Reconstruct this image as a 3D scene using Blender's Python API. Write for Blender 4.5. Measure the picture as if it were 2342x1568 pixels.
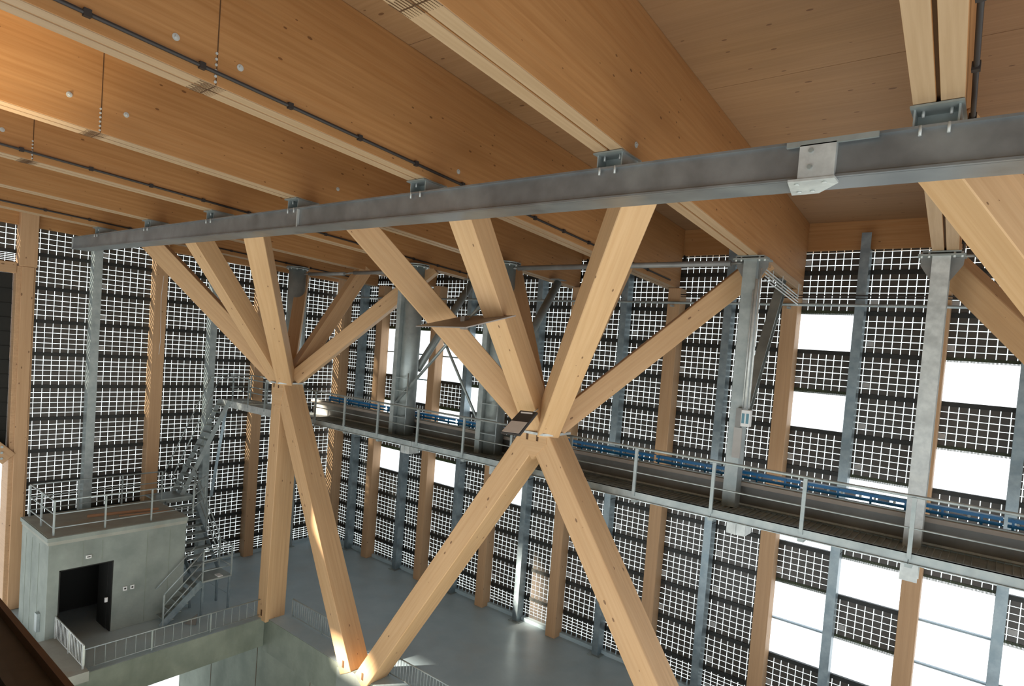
import bpy, bmesh, math, random
from mathutils import Vector, Matrix
random.seed(7)
scene = bpy.context.scene
for o in list(bpy.data.objects): bpy.data.objects.remove(o)
COL = scene.collection
Z0 = 8.95                                   # height of the camera above the floor slab

# ---------------------------------------------------------------- camera
F_PX, CY_PX = 1403.81, 856.58
R = [[0.7797965, 0.6212628, 0.0771358], [0.0857193, 0.0160934, -0.9961893], [-0.6201367, 0.7834370, -0.0407046]]
cam_d = bpy.data.cameras.new('camera'); cam = bpy.data.objects.new('camera', cam_d); COL.objects.link(cam)
cam_d.sensor_fit = 'HORIZONTAL'; cam_d.sensor_width = 36.0; cam_d.lens = F_PX / 2342 * 36
cam_d.shift_y = (CY_PX - 784) / 2342
cam_d.clip_start = 0.05; cam_d.clip_end = 300
M = Matrix.Identity(4)
for i in range(3):
    M[i][0] = R[0][i]; M[i][1] = -R[1][i]; M[i][2] = -R[2][i]
M[2][3] = Z0
cam.matrix_world = M
scene.camera = cam

# ---------------------------------------------------------------- sky, sun, exposure
w = bpy.data.worlds.new('sky'); scene.world = w; w.use_nodes = True
nt = w.node_tree; nt.nodes.clear()
wo = nt.nodes.new('ShaderNodeOutputWorld'); bg = nt.nodes.new('ShaderNodeBackground')
tc = nt.nodes.new('ShaderNodeTexCoord'); sx = nt.nodes.new('ShaderNodeSeparateXYZ'); rp = nt.nodes.new('ShaderNodeValToRGB')
nt.links.new(tc.outputs['Generated'], sx.inputs[0]); nt.links.new(sx.outputs['Z'], rp.inputs[0])
rp.color_ramp.elements[0].position = 0.0; rp.color_ramp.elements[0].color = (0.93, 0.98, 1.0, 1)
rp.color_ramp.elements[1].position = 0.7; rp.color_ramp.elements[1].color = (0.80, 0.90, 1.0, 1)
nt.links.new(rp.outputs[0], bg.inputs[0]); bg.inputs[1].default_value = 1.9
nt.links.new(bg.outputs[0], wo.inputs[0])
sd = bpy.data.lights.new('sun', 'SUN'); sd.energy = 30.0; sd.angle = math.radians(1.5); sd.color = (1.0, 0.89, 0.74)
sun = bpy.data.objects.new('sun', sd); COL.objects.link(sun)
sun.rotation_euler = Vector((1.0, 2.1, -1.0)).to_track_quat('-Z', 'Y').to_euler(); sun.location = (-40, -20, 50)
scene.view_settings.view_transform = 'Standard'; scene.view_settings.look = 'None'
scene.view_settings.gamma = 1; scene.view_settings.use_curve_mapping = False
scene.view_settings.exposure = 0.12
scene.cycles.transparent_max_bounces = 24
scene.cycles.max_bounces = 8

# ---------------------------------------------------------------- materials
def newmat(name):
    m = bpy.data.materials.new(name); m.use_nodes = True
    t = m.node_tree; b = t.nodes['Principled BSDF']; return m, t, b
def N(t, ty, **kw):
    n = t.nodes.new(ty)
    for k, v in kw.items(): setattr(n, k, v)
    return n
def mix(t, a, b, fac, mode='MIX'):
    n = t.nodes.new('ShaderNodeMix'); n.data_type = 'RGBA'; n.blend_type = mode
    for sock, v in ((n.inputs[0], fac), (n.inputs[6], a), (n.inputs[7], b)):
        if isinstance(v, bpy.types.NodeSocket): t.links.new(v, sock)
        elif isinstance(v, (int, float)): sock.default_value = v
        else: sock.default_value = (*v, 1)
    return n.outputs[2]
def math_(t, op, a, b=0.0):
    n = t.nodes.new('ShaderNodeMath'); n.operation = op
    for i, v in enumerate((a, b)):
        if isinstance(v, bpy.types.NodeSocket): t.links.new(v, n.inputs[i])
        else: n.inputs[i].default_value = v
    return n.outputs[0]
def ramp(t, src, p0, p1, c0=(0, 0, 0), c1=(1, 1, 1)):
    n = t.nodes.new('ShaderNodeValToRGB'); e = n.color_ramp.elements
    e[0].position = p0; e[1].position = p1; e[0].color = (*c0, 1); e[1].color = (*c1, 1)
    t.links.new(src, n.inputs[0]); return n.outputs[0]
def noise(t, scale, detail=4, map_scale=(1, 1, 1), rough=0.55):
    tc = N(t, 'ShaderNodeTexCoord'); mp = N(t, 'ShaderNodeMapping'); mp.inputs['Scale'].default_value = map_scale
    t.links.new(tc.outputs['Object'], mp.inputs[0])
    n = N(t, 'ShaderNodeTexNoise'); n.inputs['Scale'].default_value = scale; n.inputs['Detail'].default_value = detail
    n.inputs['Roughness'].default_value = rough
    t.links.new(mp.outputs[0], n.inputs[0]); return n.outputs[0]

def wood(name, light, dark, knots=1.0, lam=0.04, lam_axis='Z'):
    m, t, b = newmat(name)
    g = noise(t, 1.0, 6, (0.7, 22, 22), 0.6)
    g2 = noise(t, 1.0, 3, (0.35, 2.2, 2.2))
    c = mix(t, dark, light, ramp(t, g, 0.3, 0.68))
    c = mix(t, c, tuple(x * 0.80 for x in dark), math_(t, 'MULTIPLY', ramp(t, g2, 0.5, 0.75), 0.40))
    tc = N(t, 'ShaderNodeTexCoord'); sp = N(t, 'ShaderNodeSeparateXYZ'); t.links.new(tc.outputs['Object'], sp.inputs[0])
    fl = math_(t, 'FLOOR', math_(t, 'DIVIDE', sp.outputs[lam_axis], lam))
    wn = N(t, 'ShaderNodeTexWhiteNoise', noise_dimensions='1D'); t.links.new(fl, wn.inputs['W'])
    v = math_(t, 'ADD', math_(t, 'MULTIPLY', wn.outputs['Value'], 0.07), 0.96)
    hs = N(t, 'ShaderNodeHueSaturation'); t.links.new(c, hs.inputs['Color']); t.links.new(v, hs.inputs['Value'])
    c = hs.outputs[0]
    if knots:
        mp = N(t, 'ShaderNodeMapping'); mp.inputs['Scale'].default_value = (2.2 * knots, 4.8 * knots, 4.8 * knots); t.links.new(tc.outputs['Object'], mp.inputs[0])
        vo = N(t, 'ShaderNodeTexVoronoi'); vo.inputs['Scale'].default_value = 1.0; t.links.new(mp.outputs[0], vo.inputs[0])
        sc = N(t, 'ShaderNodeSeparateColor'); t.links.new(vo.outputs['Color'], sc.inputs[0])
        size = math_(t, 'ADD', math_(t, 'MULTIPLY', sc.outputs[0], 0.10), 0.02)
        d = math_(t, 'LESS_THAN', vo.outputs['Distance'], size)
        keep = math_(t, 'GREATER_THAN', sc.outputs[1], 0.25)
        k = math_(t, 'MULTIPLY', math_(t, 'MULTIPLY', d, keep), 0.72)
        c = mix(t, c, (0.10, 0.035, 0.012), k)
    t.links.new(c, b.inputs['Base Color']); b.inputs['Roughness'].default_value = 0.55
    b.inputs['Specular IOR Level'].default_value = 0.35
    return m
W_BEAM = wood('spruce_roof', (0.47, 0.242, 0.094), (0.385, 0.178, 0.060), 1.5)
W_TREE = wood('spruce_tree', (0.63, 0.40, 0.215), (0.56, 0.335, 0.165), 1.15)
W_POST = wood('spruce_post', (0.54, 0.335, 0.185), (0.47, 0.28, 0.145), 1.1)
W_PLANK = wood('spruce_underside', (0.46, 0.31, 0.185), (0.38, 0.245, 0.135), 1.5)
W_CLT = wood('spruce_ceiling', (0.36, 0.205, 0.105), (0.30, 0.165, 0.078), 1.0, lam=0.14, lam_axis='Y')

def steel(name, c0, c1, metal=0.45, rough=0.48, scale=5.0):
    m, t, b = newmat(name)
    n1 = noise(t, scale, 5); n2 = noise(t, scale * 0.3, 3)
    c = mix(t, c0, c1, ramp(t, n1, 0.35, 0.65))
    c = mix(t, c, tuple(x * 0.62 for x in c0), math_(t, 'MULTIPLY', ramp(t, n2, 0.48, 0.7), 0.5))
    t.links.new(c, b.inputs['Base Color']); b.inputs['Metallic'].default_value = metal
    t.links.new(ramp(t, n1, 0.2, 0.8, (rough - .1,) * 3, (rough + .12,) * 3), b.inputs['Roughness'])
    return m
GALV = steel('galvanised_steel', (0.33, 0.375, 0.375), (0.45, 0.49, 0.48))
GALV_D = steel('galvanised_steel_dull', (0.29, 0.325, 0.315), (0.40, 0.435, 0.42), 0.45, 0.42, 3.0)
CHANNEL = steel('channel_steel', (0.19, 0.20, 0.205), (0.28, 0.29, 0.29), 0.5, 0.38, 2.2)
GALV_B = steel('galvanised_steel_bluish', (0.22, 0.28, 0.31), (0.33, 0.39, 0.42), 0.5, 0.38)
GALV_L = steel('galvanised_steel_bright', (0.52, 0.54, 0.53), (0.66, 0.68, 0.66), 0.35, 0.45, 9.0)
DARKSTEEL = steel('girder_steel', (0.20, 0.195, 0.185), (0.29, 0.285, 0.27), 0.3, 0.45, 1.6)
BLACK = steel('black_profile', (0.008, 0.009, 0.008), (0.018, 0.02, 0.017), 0.0, 0.5)
GREEN = steel('green_black_fins', (0.03, 0.045, 0.018), (0.06, 0.085, 0.03), 0.0, 0.6)
def plain(name, c, rough=0.6, metal=0.0, var=0.12, scale=6):
    m, t, b = newmat(name)
    n1 = noise(t, scale, 4)
    t.links.new(mix(t, tuple(x * (1 - var) for x in c), tuple(min(1, x * (1 + var)) for x in c), n1), b.inputs['Base Color'])
    b.inputs['Roughness'].default_value = rough; b.inputs['Metallic'].default_value = metal
    return m
BLUE = plain('blue_paint', (0.004, 0.18, 0.46), 0.4)
CABLE = plain('black_cable', (0.028, 0.022, 0.02), 0.55)
GREYTAG = plain('grey_plate', (0.42, 0.40, 0.38), 0.6)
WHITE = plain('white_plastic', (0.75, 0.75, 0.74), 0.5)
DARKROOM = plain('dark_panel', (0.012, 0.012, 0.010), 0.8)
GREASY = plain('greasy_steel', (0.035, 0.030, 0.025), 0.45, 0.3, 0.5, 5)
NOTCH = plain('dark_notch', (0.10, 0.045, 0.015), 0.8)
TEAL = plain('teal_window', (0.10, 0.24, 0.30), 0.3)
MIRROR = plain('matt_reflector', (0.34, 0.30, 0.27), 0.45, 0.3)
LENS = plain('floodlight_lens', (0.52, 0.44, 0.38), 0.5)
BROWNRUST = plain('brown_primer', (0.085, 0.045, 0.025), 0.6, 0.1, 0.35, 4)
DEBRIS = plain('scrap_wood', (0.45, 0.24, 0.13), 0.8)

def concrete(name, c0, c1, stain=(0.2, 0.17, 0.12), st=0.3, rough=0.75, streak=False):
    m, t, b = newmat(name)
    n1 = noise(t, 1.3, 6); n2 = noise(t, 14, 5)
    c = mix(t, c0, c1, ramp(t, n1, 0.32, 0.68))
    c = mix(t, c, tuple(x * 0.85 for x in c0), math_(t, 'MULTIPLY', n2, 0.35))
    n3 = noise(t, 0.8, 5, (1, 1, 0.35) if streak else (1, 1, 1))
    c = mix(t, c, stain, math_(t, 'MULTIPLY', ramp(t, n3, 0.52, 0.72), st))
    t.links.new(c, b.inputs['Base Color']); b.inputs['Roughness'].default_value = rough
    return m
C_FLOOR = concrete('floor_concrete', (0.39, 0.495, 0.545), (0.48, 0.58, 0.62), (0.45, 0.46, 0.44), 0.35, 0.42)
C_WALL = concrete('wall_concrete', (0.22, 0.25, 0.225), (0.33, 0.36, 0.325), (0.15, 0.16, 0.14), 0.5, 0.8, True)
C_PIT = concrete('pit_concrete', (0.20, 0.23, 0.19), (0.30, 0.33, 0.27), (0.08, 0.10, 0.07), 0.5, 0.8, True)
C_TOP = concrete('box_top_concrete', (0.30, 0.30, 0.26), (0.40, 0.40, 0.35), (0.28, 0.17, 0.07), 0.55)

def cell_mat():
    m, t, b = newmat('solar_cell')
    n1 = noise(t, 1.0, 3, (2, 2, 60)); n2 = noise(t, 1.2, 3)
    c = mix(t, (0.055, 0.047, 0.040), (0.085, 0.073, 0.060), n1)
    c = mix(t, c, (0.06, 0.055, 0.045), math_(t, 'MULTIPLY', ramp(t, n2, 0.5, 0.75), 0.4))
    t.links.new(c, b.inputs['Base Color']); b.inputs['Roughness'].default_value = 0.32
    b.inputs['Specular IOR Level'].default_value = 0.4
    return m
CELL = cell_mat()
def glass_mat():
    m = bpy.data.materials.new('facade_glass'); m.use_nodes = True; t = m.node_tree; t.nodes.clear()
    o = N(t, 'ShaderNodeOutputMaterial'); tr = N(t, 'ShaderNodeBsdfTransparent'); gl = N(t, 'ShaderNodeBsdfGlossy')
    tr.inputs[0].default_value = (0.93, 0.96, 0.95, 1); gl.inputs['Roughness'].default_value = 0.03
    mx = N(t, 'ShaderNodeMixShader'); mx.inputs[0].default_value = 0.045
    t.links.new(tr.outputs[0], mx.inputs[1]); t.links.new(gl.outputs[0], mx.inputs[2]); t.links.new(mx.outputs[0], o.inputs[0])
    return m
GLASS = glass_mat()

# ---------------------------------------------------------------- builders
def V(x, y, z): return Vector((x, y, z + Z0))
def tag(o, label=None, cat=None, group=None, kind=None):
    if label: o['label'] = label
    if cat: o['category'] = cat
    if group: o['group'] = group
    if kind: o['kind'] = kind
    return o
def link(name, me, mat=None, parent=None, mw=None):
    o = bpy.data.objects.new(name, me)
    if mat and not me.materials: me.materials.append(mat)
    COL.objects.link(o)
    if mw is None: mw = Matrix.Identity(4)
    if parent is not None:
        o.parent = parent
        pm = parent['_m'] if '_m' in parent else None
        o.matrix_parent_inverse = Matrix.Identity(4)
        o.matrix_basis = PM[parent.name].inverted() @ mw
    else:
        o.matrix_basis = mw
    PM[o.name] = mw
    return o
PM = {}
def thing(name, loc, label, cat, group=None):
    o = bpy.data.objects.new(name, None); COL.objects.link(o)
    o.empty_display_size = 0.1
    mw = Matrix.Translation(loc); o.matrix_basis = mw; PM[o.name] = mw
    tag(o, label, cat, group); return o
class MB:
    def __init__(s): s.v = []; s.f = []
    def box(s, x0, x1, y0, y1, z0, z1):
        n = len(s.v)
        s.v += [(x0, y0, z0), (x1, y0, z0), (x1, y1, z0), (x0, y1, z0), (x0, y0, z1), (x1, y0, z1), (x1, y1, z1), (x0, y1, z1)]
        s.f += [tuple(n + i for i in q) for q in ((0, 3, 2, 1), (4, 5, 6, 7), (0, 1, 5, 4), (1, 2, 6, 5), (2, 3, 7, 6), (3, 0, 4, 7))]
        return s
    def prism(s, pts, vec):                     # planar polygon swept by vec
        n = len(s.v); k = len(pts); vec = Vector(vec)
        s.v += [tuple(Vector(p)) for p in pts] + [tuple(Vector(p) + vec) for p in pts]
        s.f += [tuple(n + i for i in reversed(range(k))), tuple(n + k + i for i in range(k))]
        s.f += [(n + i, n + (i + 1) % k, n + k + (i + 1) % k, n + k + i) for i in range(k)]
        return s
    def tube(s, p0, p1, r, seg=12):
        p0 = Vector(p0); p1 = Vector(p1); d = (p1 - p0).normalized()
        a = d.orthogonal().normalized(); b = d.cross(a); n = len(s.v)
        for p in (p0, p1):
            for i in range(seg):
                t = 2 * math.pi * i / seg; s.v.append(tuple(p + a * math.cos(t) * r + b * math.sin(t) * r))
        s.f += [(n + i, n + (i + 1) % seg, n + seg + (i + 1) % seg, n + seg + i) for i in range(seg)]
        s.f += [tuple(n + i for i in reversed(range(seg))), tuple(n + seg + i for i in range(seg))]
        return s
    def bar(s, p0, p1, w, h, up=(0, 0, 1)):
        p0 = Vector(p0); p1 = Vector(p1); m = frame(p0, p1, up); L = (p1 - p0).length; n = len(s.v)
        for x in (0, L):
            for (y, z) in ((-w / 2, -h / 2), (w / 2, -h / 2), (w / 2, h / 2), (-w / 2, h / 2)):
                s.v.append(tuple(m @ Vector((x, y, z))))
        s.f += [(n, n + 3, n + 2, n + 1), (n + 4, n + 5, n + 6, n + 7)] + [(n + i, n + (i + 1) % 4, n + 4 + (i + 1) % 4, n + 4 + i) for i in range(4)]
        return s
    def mesh(s, name, smooth=False, bevel=0):
        me = bpy.data.meshes.new(name); me.from_pydata(s.v, [], s.f)
        bm = bmesh.new(); bm.from_mesh(me)
        bmesh.ops.recalc_face_normals(bm, faces=bm.faces)
        if bevel:
            bmesh.ops.bevel(bm, geom=list(bm.edges), offset=bevel, segments=1, affect='EDGES', clamp_overlap=True)
        bm.to_mesh(me); bm.free()
        if smooth:
            for p in me.polygons: p.use_smooth = len(p.vertices) == 4
        return me
    def obj(s, name, mat, parent=None, smooth=False, bevel=0, mw=None):
        return link(name, s.mesh(name, smooth, bevel), mat, parent, mw)
    def wobj(s, name, mat, parent=None, smooth=False, bevel=0):   # vertices are world points: put the origin at their centre
        c = Vector((sum(v[i] for v in s.v) / len(s.v) for i in range(3)))
        s.v = [tuple(Vector(v) - c) for v in s.v]
        return s.obj(name, mat, parent, smooth, bevel, Matrix.Translation(c))
def frame(p0, p1, up=(0, 0, 1)):
    x = (Vector(p1) - Vector(p0)).normalized(); u = Vector(up)
    if abs(x.dot(u.normalized())) > 0.999: u = Vector((0, 1, 0))
    y = u.cross(x).normalized(); z = x.cross(y)
    m = Matrix.Identity(4)
    for i in range(3): m[i][0] = x[i]; m[i][1] = y[i]; m[i][2] = z[i]; m[i][3] = p0[i]
    return m
def member(name, p0, p1, wy, wz, mat, parent=None, up=(0, 0, 1), bevel=0.012, cuts=None):
    """timber or steel bar whose local X runs along its length"""
    p0 = Vector(p0); p1 = Vector(p1); m = frame(p0, p1, up); L = (p1 - p0).length
    b = MB().box(0, L, -wy / 2, wy / 2, -wz / 2, wz / 2)
    if cuts: b = cuts(b, L)
    return b.obj(name, mat, parent, bevel=bevel, mw=m)
def struct(o): o['kind'] = 'structure'; return o

# ================================================================ ROOM SHELL
def zr(x, y): return 2.535 - 0.034 * y - 0.01 * x         # underside of the roof beams
YG = 16.5; XG = -22.95                                     # planes of the glass facades
struct(MB().box(XG - .3, 6.5, 10.40, YG + .35, Z0 - 9.35, Z0 - 8.95).wobj('floor', C_FLOOR))
struct(MB().box(XG - .3, -17.35, 4.95, 10.40, Z0 - 9.35, Z0 - 8.955).wobj('floor', C_FLOOR))
struct(MB().box(XG - .3, 6.5, -3.0, YG, Z0 - 16.4, Z0 - 16.0).wobj('floor', C_PIT))
struct(MB().box(-19.3, -16.9, 4.95, 5.5, Z0 - 8.95, Z0 - 8.70).wobj('trim_10', C_TOP))
# pit walls
b = MB().box(XG, 6.5, 10.42, 10.75, Z0 - 16.0, Z0 - 9.36)
struct(b.wobj('wall_pit', C_PIT))
for k in range(9):
    struct(MB().box(-20.6 + 2.9 * k, -20.585 + 2.9 * k, 10.412, 10.42, Z0 - 15.9, Z0 - 9.9).wobj('trim_%d' % (20 + k), NOTCH))
struct(MB().box(-17.34, 6.5, 10.385, 10.398, Z0 - 10.0, Z0 - 8.955).wobj('wall_pit_edge', C_PIT))
struct(MB().box(-17.349, -17.335, 4.96, 10.38, Z0 - 9.86, Z0 - 8.96).wobj('wall_slab_edge', C_PIT))
# deep beam under the edge of the slab in front of the control room
struct(MB().box(-17.70, -17.352, 5.0, 10.39, Z0 - 9.86, Z0 - 9.36).wobj('wall_beam', C_WALL))
struct(MB().box(-21.0, -11.0, 4.55, 4.93, Z0 - 16.0, Z0 - 9.12).wobj('wall_near', C_PIT))
# the rest of the hall behind the camera
fw = MB().box(-20.3, 12.3, -9.3, -9.0, Z0 - 2.5, Z0 + 4.9)
fw.box(XG - .3, -20.3, -9.3, -9.0, Z0 - 2.5, Z0 + .25).box(XG - .3, -20.3, -9.3, -9.0, Z0 + 1.0, Z0 + 4.9).box(-21.2, -20.3, -9.3, -9.0, Z0 + .25, Z0 + 1.0)
struct(fw.wobj('wall_front', C_PIT))
struct(MB().box(12.0, 12.3, -9.0, YG + .3, Z0 + 0.6, Z0 + 4.6).wobj('wall_right', C_PIT))
struct(MB().box(XG - .3, XG, -6.8, .9, Z0 - 2.5, Z0 + 4.9).box(XG - .3, XG, -9.0, -6.8, Z0 - 2.5, Z0 + 2.7).box(XG - .3, XG, -9.0, -1.0, Z0 - 16, Z0 - 2.5).wobj('wall_left', C_PIT))
struct(MB().box(-32, -25, -8, -.2, Z0 - 16, Z0 + 1.0).wobj('wall_sun_blocker', GREYTAG))  # unseen block outside the hall, added to keep low sun off the floor
# back kerb under the glass
struct(MB().box(XG, 6.5, YG - .16, YG + .2, Z0 - 8.95, Z0 - 8.83).wobj('baseboard_back', C_FLOOR))
struct(MB().box(XG - .2, XG + .12, 5.5, YG, Z0 - 8.95, Z0 - 8.83).wobj('baseboard_left', C_FLOOR))

# ceiling slabs between the seams
seams = [-9.2, -6.0, -3.1, -0.2, 2.75, 5.68, 8.62, 11.5, 14.4, 17.2]
for a, c in zip(seams, seams[1:]):
    p0 = V(XG - .3, (a + c) / 2, 4.24 - .034 * (a + c) / 2 - .01 * XG + .04); p1 = V(12.3, (a + c) / 2, 4.24 - .034 * (a + c) / 2 - .01 * 12.3 + .04)
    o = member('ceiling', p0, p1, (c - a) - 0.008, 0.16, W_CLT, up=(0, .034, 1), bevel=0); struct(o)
# timber fascias above the glass
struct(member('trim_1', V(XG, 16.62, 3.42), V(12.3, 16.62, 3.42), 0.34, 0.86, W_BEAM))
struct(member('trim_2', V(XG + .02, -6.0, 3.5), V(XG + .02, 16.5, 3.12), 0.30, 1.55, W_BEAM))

# ================================================================ FACADE
TX = [-22.33, -19.74, -16.57, -13.42, -10.39, -7.22, -4.18, -1.13, 2.0]   # timber posts on the back wall
SX = [-21.0, -17.92, -14.9, -11.85, -8.78, -5.72, -2.67, 0.42, 3.5]       # steel posts between them
PITCH = 0.9685
rows_b = [2.457 - PITCH * i for i in range(12)]
TL = [5.23, 8.95, 12.66]; SL = [7.05, 10.80, 14.45]
rows_l = [2.757 - 1.0 * i for i in range(12)]
_cache = {}
def panel_meshes(W, H, fins):
    key = (round(W, 2), round(H, 3), fins)
    if key in _cache: return _cache[key]
    cols, rws = 9, 6
    cells = MB(); gx = 0.016; gz = 0.015
    pw = W / 8.7; ph = 0.158 * H
    x0 = -0.2 * pw
    for i in range(cols):
        a = x0 + i * pw + gx / 2; c = a + pw - gx
        a = max(a, 0.0); c = min(c, W)
        for j in range(rws):
            zt = -(0.5 - 2.5 * 0.158) * H * 0 - 0.026 * H - j * ph
            if j == 0: top = 0
            top = zt - gz / 2 if j else 0.0
            bot = zt - ph + gz / 2 if j < rws - 1 else -H
            cells.box(a, c, -0.003, 0.003, bot, top)
    glass = MB().box(0, W, 0.006, 0.012, -H, 0)
    rail = MB().box(0, W, -0.03, 0.05, -0.052, 0.052)
    plate = MB().box(x0 + pw + .018, x0 + 2 * pw - .018, -0.012, -0.004, -0.026 * H - 5 * ph + .02, -0.026 * H - 4 * ph - .02)
    clamp = MB().box(0, 0.05, -0.05, -0.005, -0.58 * H, -0.42 * H).box(0.05, .085, -0.045, -0.005, -0.53 * H, -0.47 * H)
    fin = MB()
    if fins:
        n = int(W / 0.021)
        for i in range(n): fin.box(i * W / n, i * W / n + 0.012, -0.02, 0.02, -H - 0.05, -H + 0.055)
        fin.box(0, W, 0.0205, 0.03, -H - 0.012, -H + 0.055)
    r = [glass.mesh('glass_sheet'), cells.mesh('cell_grid'), rail.mesh('edge_rail'), plate.mesh('junction_plate'), clamp.mesh('edge_clamp'), fin.mesh('finned_edge') if fins else None]
    for me, mt in zip(r, (GLASS, CELL, BLACK, GREYTAG, BLACK, GREEN)):
        if me: me.materials.append(mt)
    _cache[key] = r; return r
rown = ['top row', 'second row down', 'third row down', 'fourth row down', 'fifth row down', 'sixth row down', 'seventh row down', 'eighth row down', 'ninth row down', 'tenth row down', 'eleventh row down', 'twelfth row down', 'lowest row']
ordn = ['top', 'second', 'third', 'fourth', 'fifth', 'sixth', 'seventh', 'eighth', 'ninth', 'tenth', 'eleventh', 'twelfth', 'lowest']
def panel(mw, W, H, fins, label, group, clip=None):
    r = panel_meshes(W, H, fins)
    g = link('solar_glass_panel', r[0], None, None, mw); tag(g, label, 'glass panel', group)
    for nm, me in zip(('cell_grid', 'edge_rail', 'junction_plate', 'edge_clamp', 'finned_edge'), r[1:]):
        if me: link(nm, me, None, g, mw)
    return g
missing = {(12, 2), (12, 4), (12, 7), (12, 9), (12, 10), (13, 6), (13, 8), (13, 10), (14, 3), (14, 5), (14, 8), (14, 9), (14, 10), (15, 9), (15, 7), (15, 11),
           (6, 8), (5, 3), (5, 5), (6, 4), (4, 3), (4, 4), (4, 6), (4, 8), (3, 3), (3, 4), (3, 5), (2, 3), (2, 4), (2, 6), (2, 8)}
edges = []
for t, s in zip(TX, SX): edges += [t, s]
names_t = ['corner', 'first', 'second', 'third', 'fourth', 'fifth', 'sixth', 'seventh', 'eighth']
for c in range(17):
    a, e = edges[c], edges[c + 1]
    x0, x1 = a + (.0), e
    W = x1 - x0
    zs = [2.457 + PITCH] + rows_b + [-8.83]
    for r_ in range(13):
        zt, zb = zs[r_], zs[r_ + 1]
        if (c, r_) in missing:
            if (c, r_ - 1) in missing:      # a bare rail crosses the opening
                o = MB().box(x0, x1, YG - .035, YG + .03, Z0 + zt - .03, Z0 + zt + .02).box(x0, x1, YG - .06, YG - .036, Z0 + zt + .005, Z0 + zt + .02).wobj('facade_rail', GALV_B)
                tag(o, 'thin bare rail in the opening %s %s timber post from corner, top of %s' % (('right of', names_t[c // 2]) if c % 2 == 0 else ('left of', names_t[c // 2 + 1])) if False else 'bare rail across white opening %s %s timber post from corner, above %s' % (('right of', names_t[c // 2], rown[r_]) if c % 2 == 0 else ('left of', names_t[c // 2 + 1], rown[r_])), 'rail', 'bare rails in the wall openings')
            continue
        if c == 16 and r_ > 8: continue
        H = zt - zb
        side = ('right of ' + names_t[c // 2] if c else 'right of the first') if c % 2 == 0 else 'left of ' + names_t[c // 2 + 1]
        if c == 0: side = 'right of the corner'
        panel(Matrix.Translation((x0, YG, Z0 + zt)), W, H, (c, r_ + 1) in missing,
              ('solar glass panel, back wall, %s, in the half bay touching the corner post' % rown[r_]) if c == 0 else 'solar glass panel, back wall, %s, just %s timber post from corner' % (rown[r_], side),
              'solar glass panels of the back wall')
        if (c, r_ - 1) in missing:
            pass
# left wall
edl = [5.23, 7.05, 8.95, 10.80, 12.66, 14.45, 16.45]
bn = ['left of the first steel post', 'right of the first steel post', 'left of the second steel post', 'right of the second steel post', 'left of the last steel post', 'right of the last steel post']
for c in range(6):
    W = edl[c + 1] - edl[c]
    for r_ in range(12):
        zt = rows_l[r_]; zb = zt - 1.0 if r_ < 11 else -8.83
        if zt - zb < .2: continue
        mw = Matrix.Translation((XG, edl[c], Z0 + zt)) @ Matrix.Rotation(math.pi / 2, 4, 'Z')
        panel(mw, W, zt - zb, False, 'solar glass panel, left wall, %s, %s' % (rown[r_], bn[c]), 'solar glass panels of the left wall')
for r_ in range(2):
    zt = rows_l[r_]
    if r_ == 1: zb = 1.43
    else: zb = zt - 1
    mw = Matrix.Translation((XG, 3.3, Z0 + zt)) @ Matrix.Rotation(math.pi / 2, 4, 'Z')
    panel(mw, 1.9, zt - zb, False, 'solar glass panel above the dark door at the left edge, %s one' % ('upper' if r_ == 0 else 'lower'), 'solar glass panels above the dark door')
# door bay at the far left
struct(member('trim_3', V(XG + .15, 1.0, 1.27), V(XG + .15, 5.0, 1.27), 0.4, 0.31, W_POST))
o = MB().box(XG - .05, XG + .05, 1.0, 4.98, Z0 - 4.1, Z0 + 1.11)
for k in range(12): o.box(XG + .05, XG + .07, 1.0, 4.98, Z0 - 4.0 + .42 * k, Z0 - 3.97 + .42 * k)
o = o.wobj('roller_door', DARKROOM); tag(o, 'big black rolling door panel half raised at the left edge beside the wide timber post', 'door')
o = member('knee_brace', V(XG + .25, 3.3, -2.6), V(XG + .25, 5.0, -4.35), 0.3, 0.42, W_POST)
tag(o, 'short sloping timber brace with three bolts at the foot of the black door, left edge', 'timber brace')
for k in range(3):
    MB().tube(V(XG + .395, 4.82, -3.98 - .17 * k), V(XG + .42, 4.82, -3.98 - .17 * k), 0.035).wobj('bolt', GALV, o, True)

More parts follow.
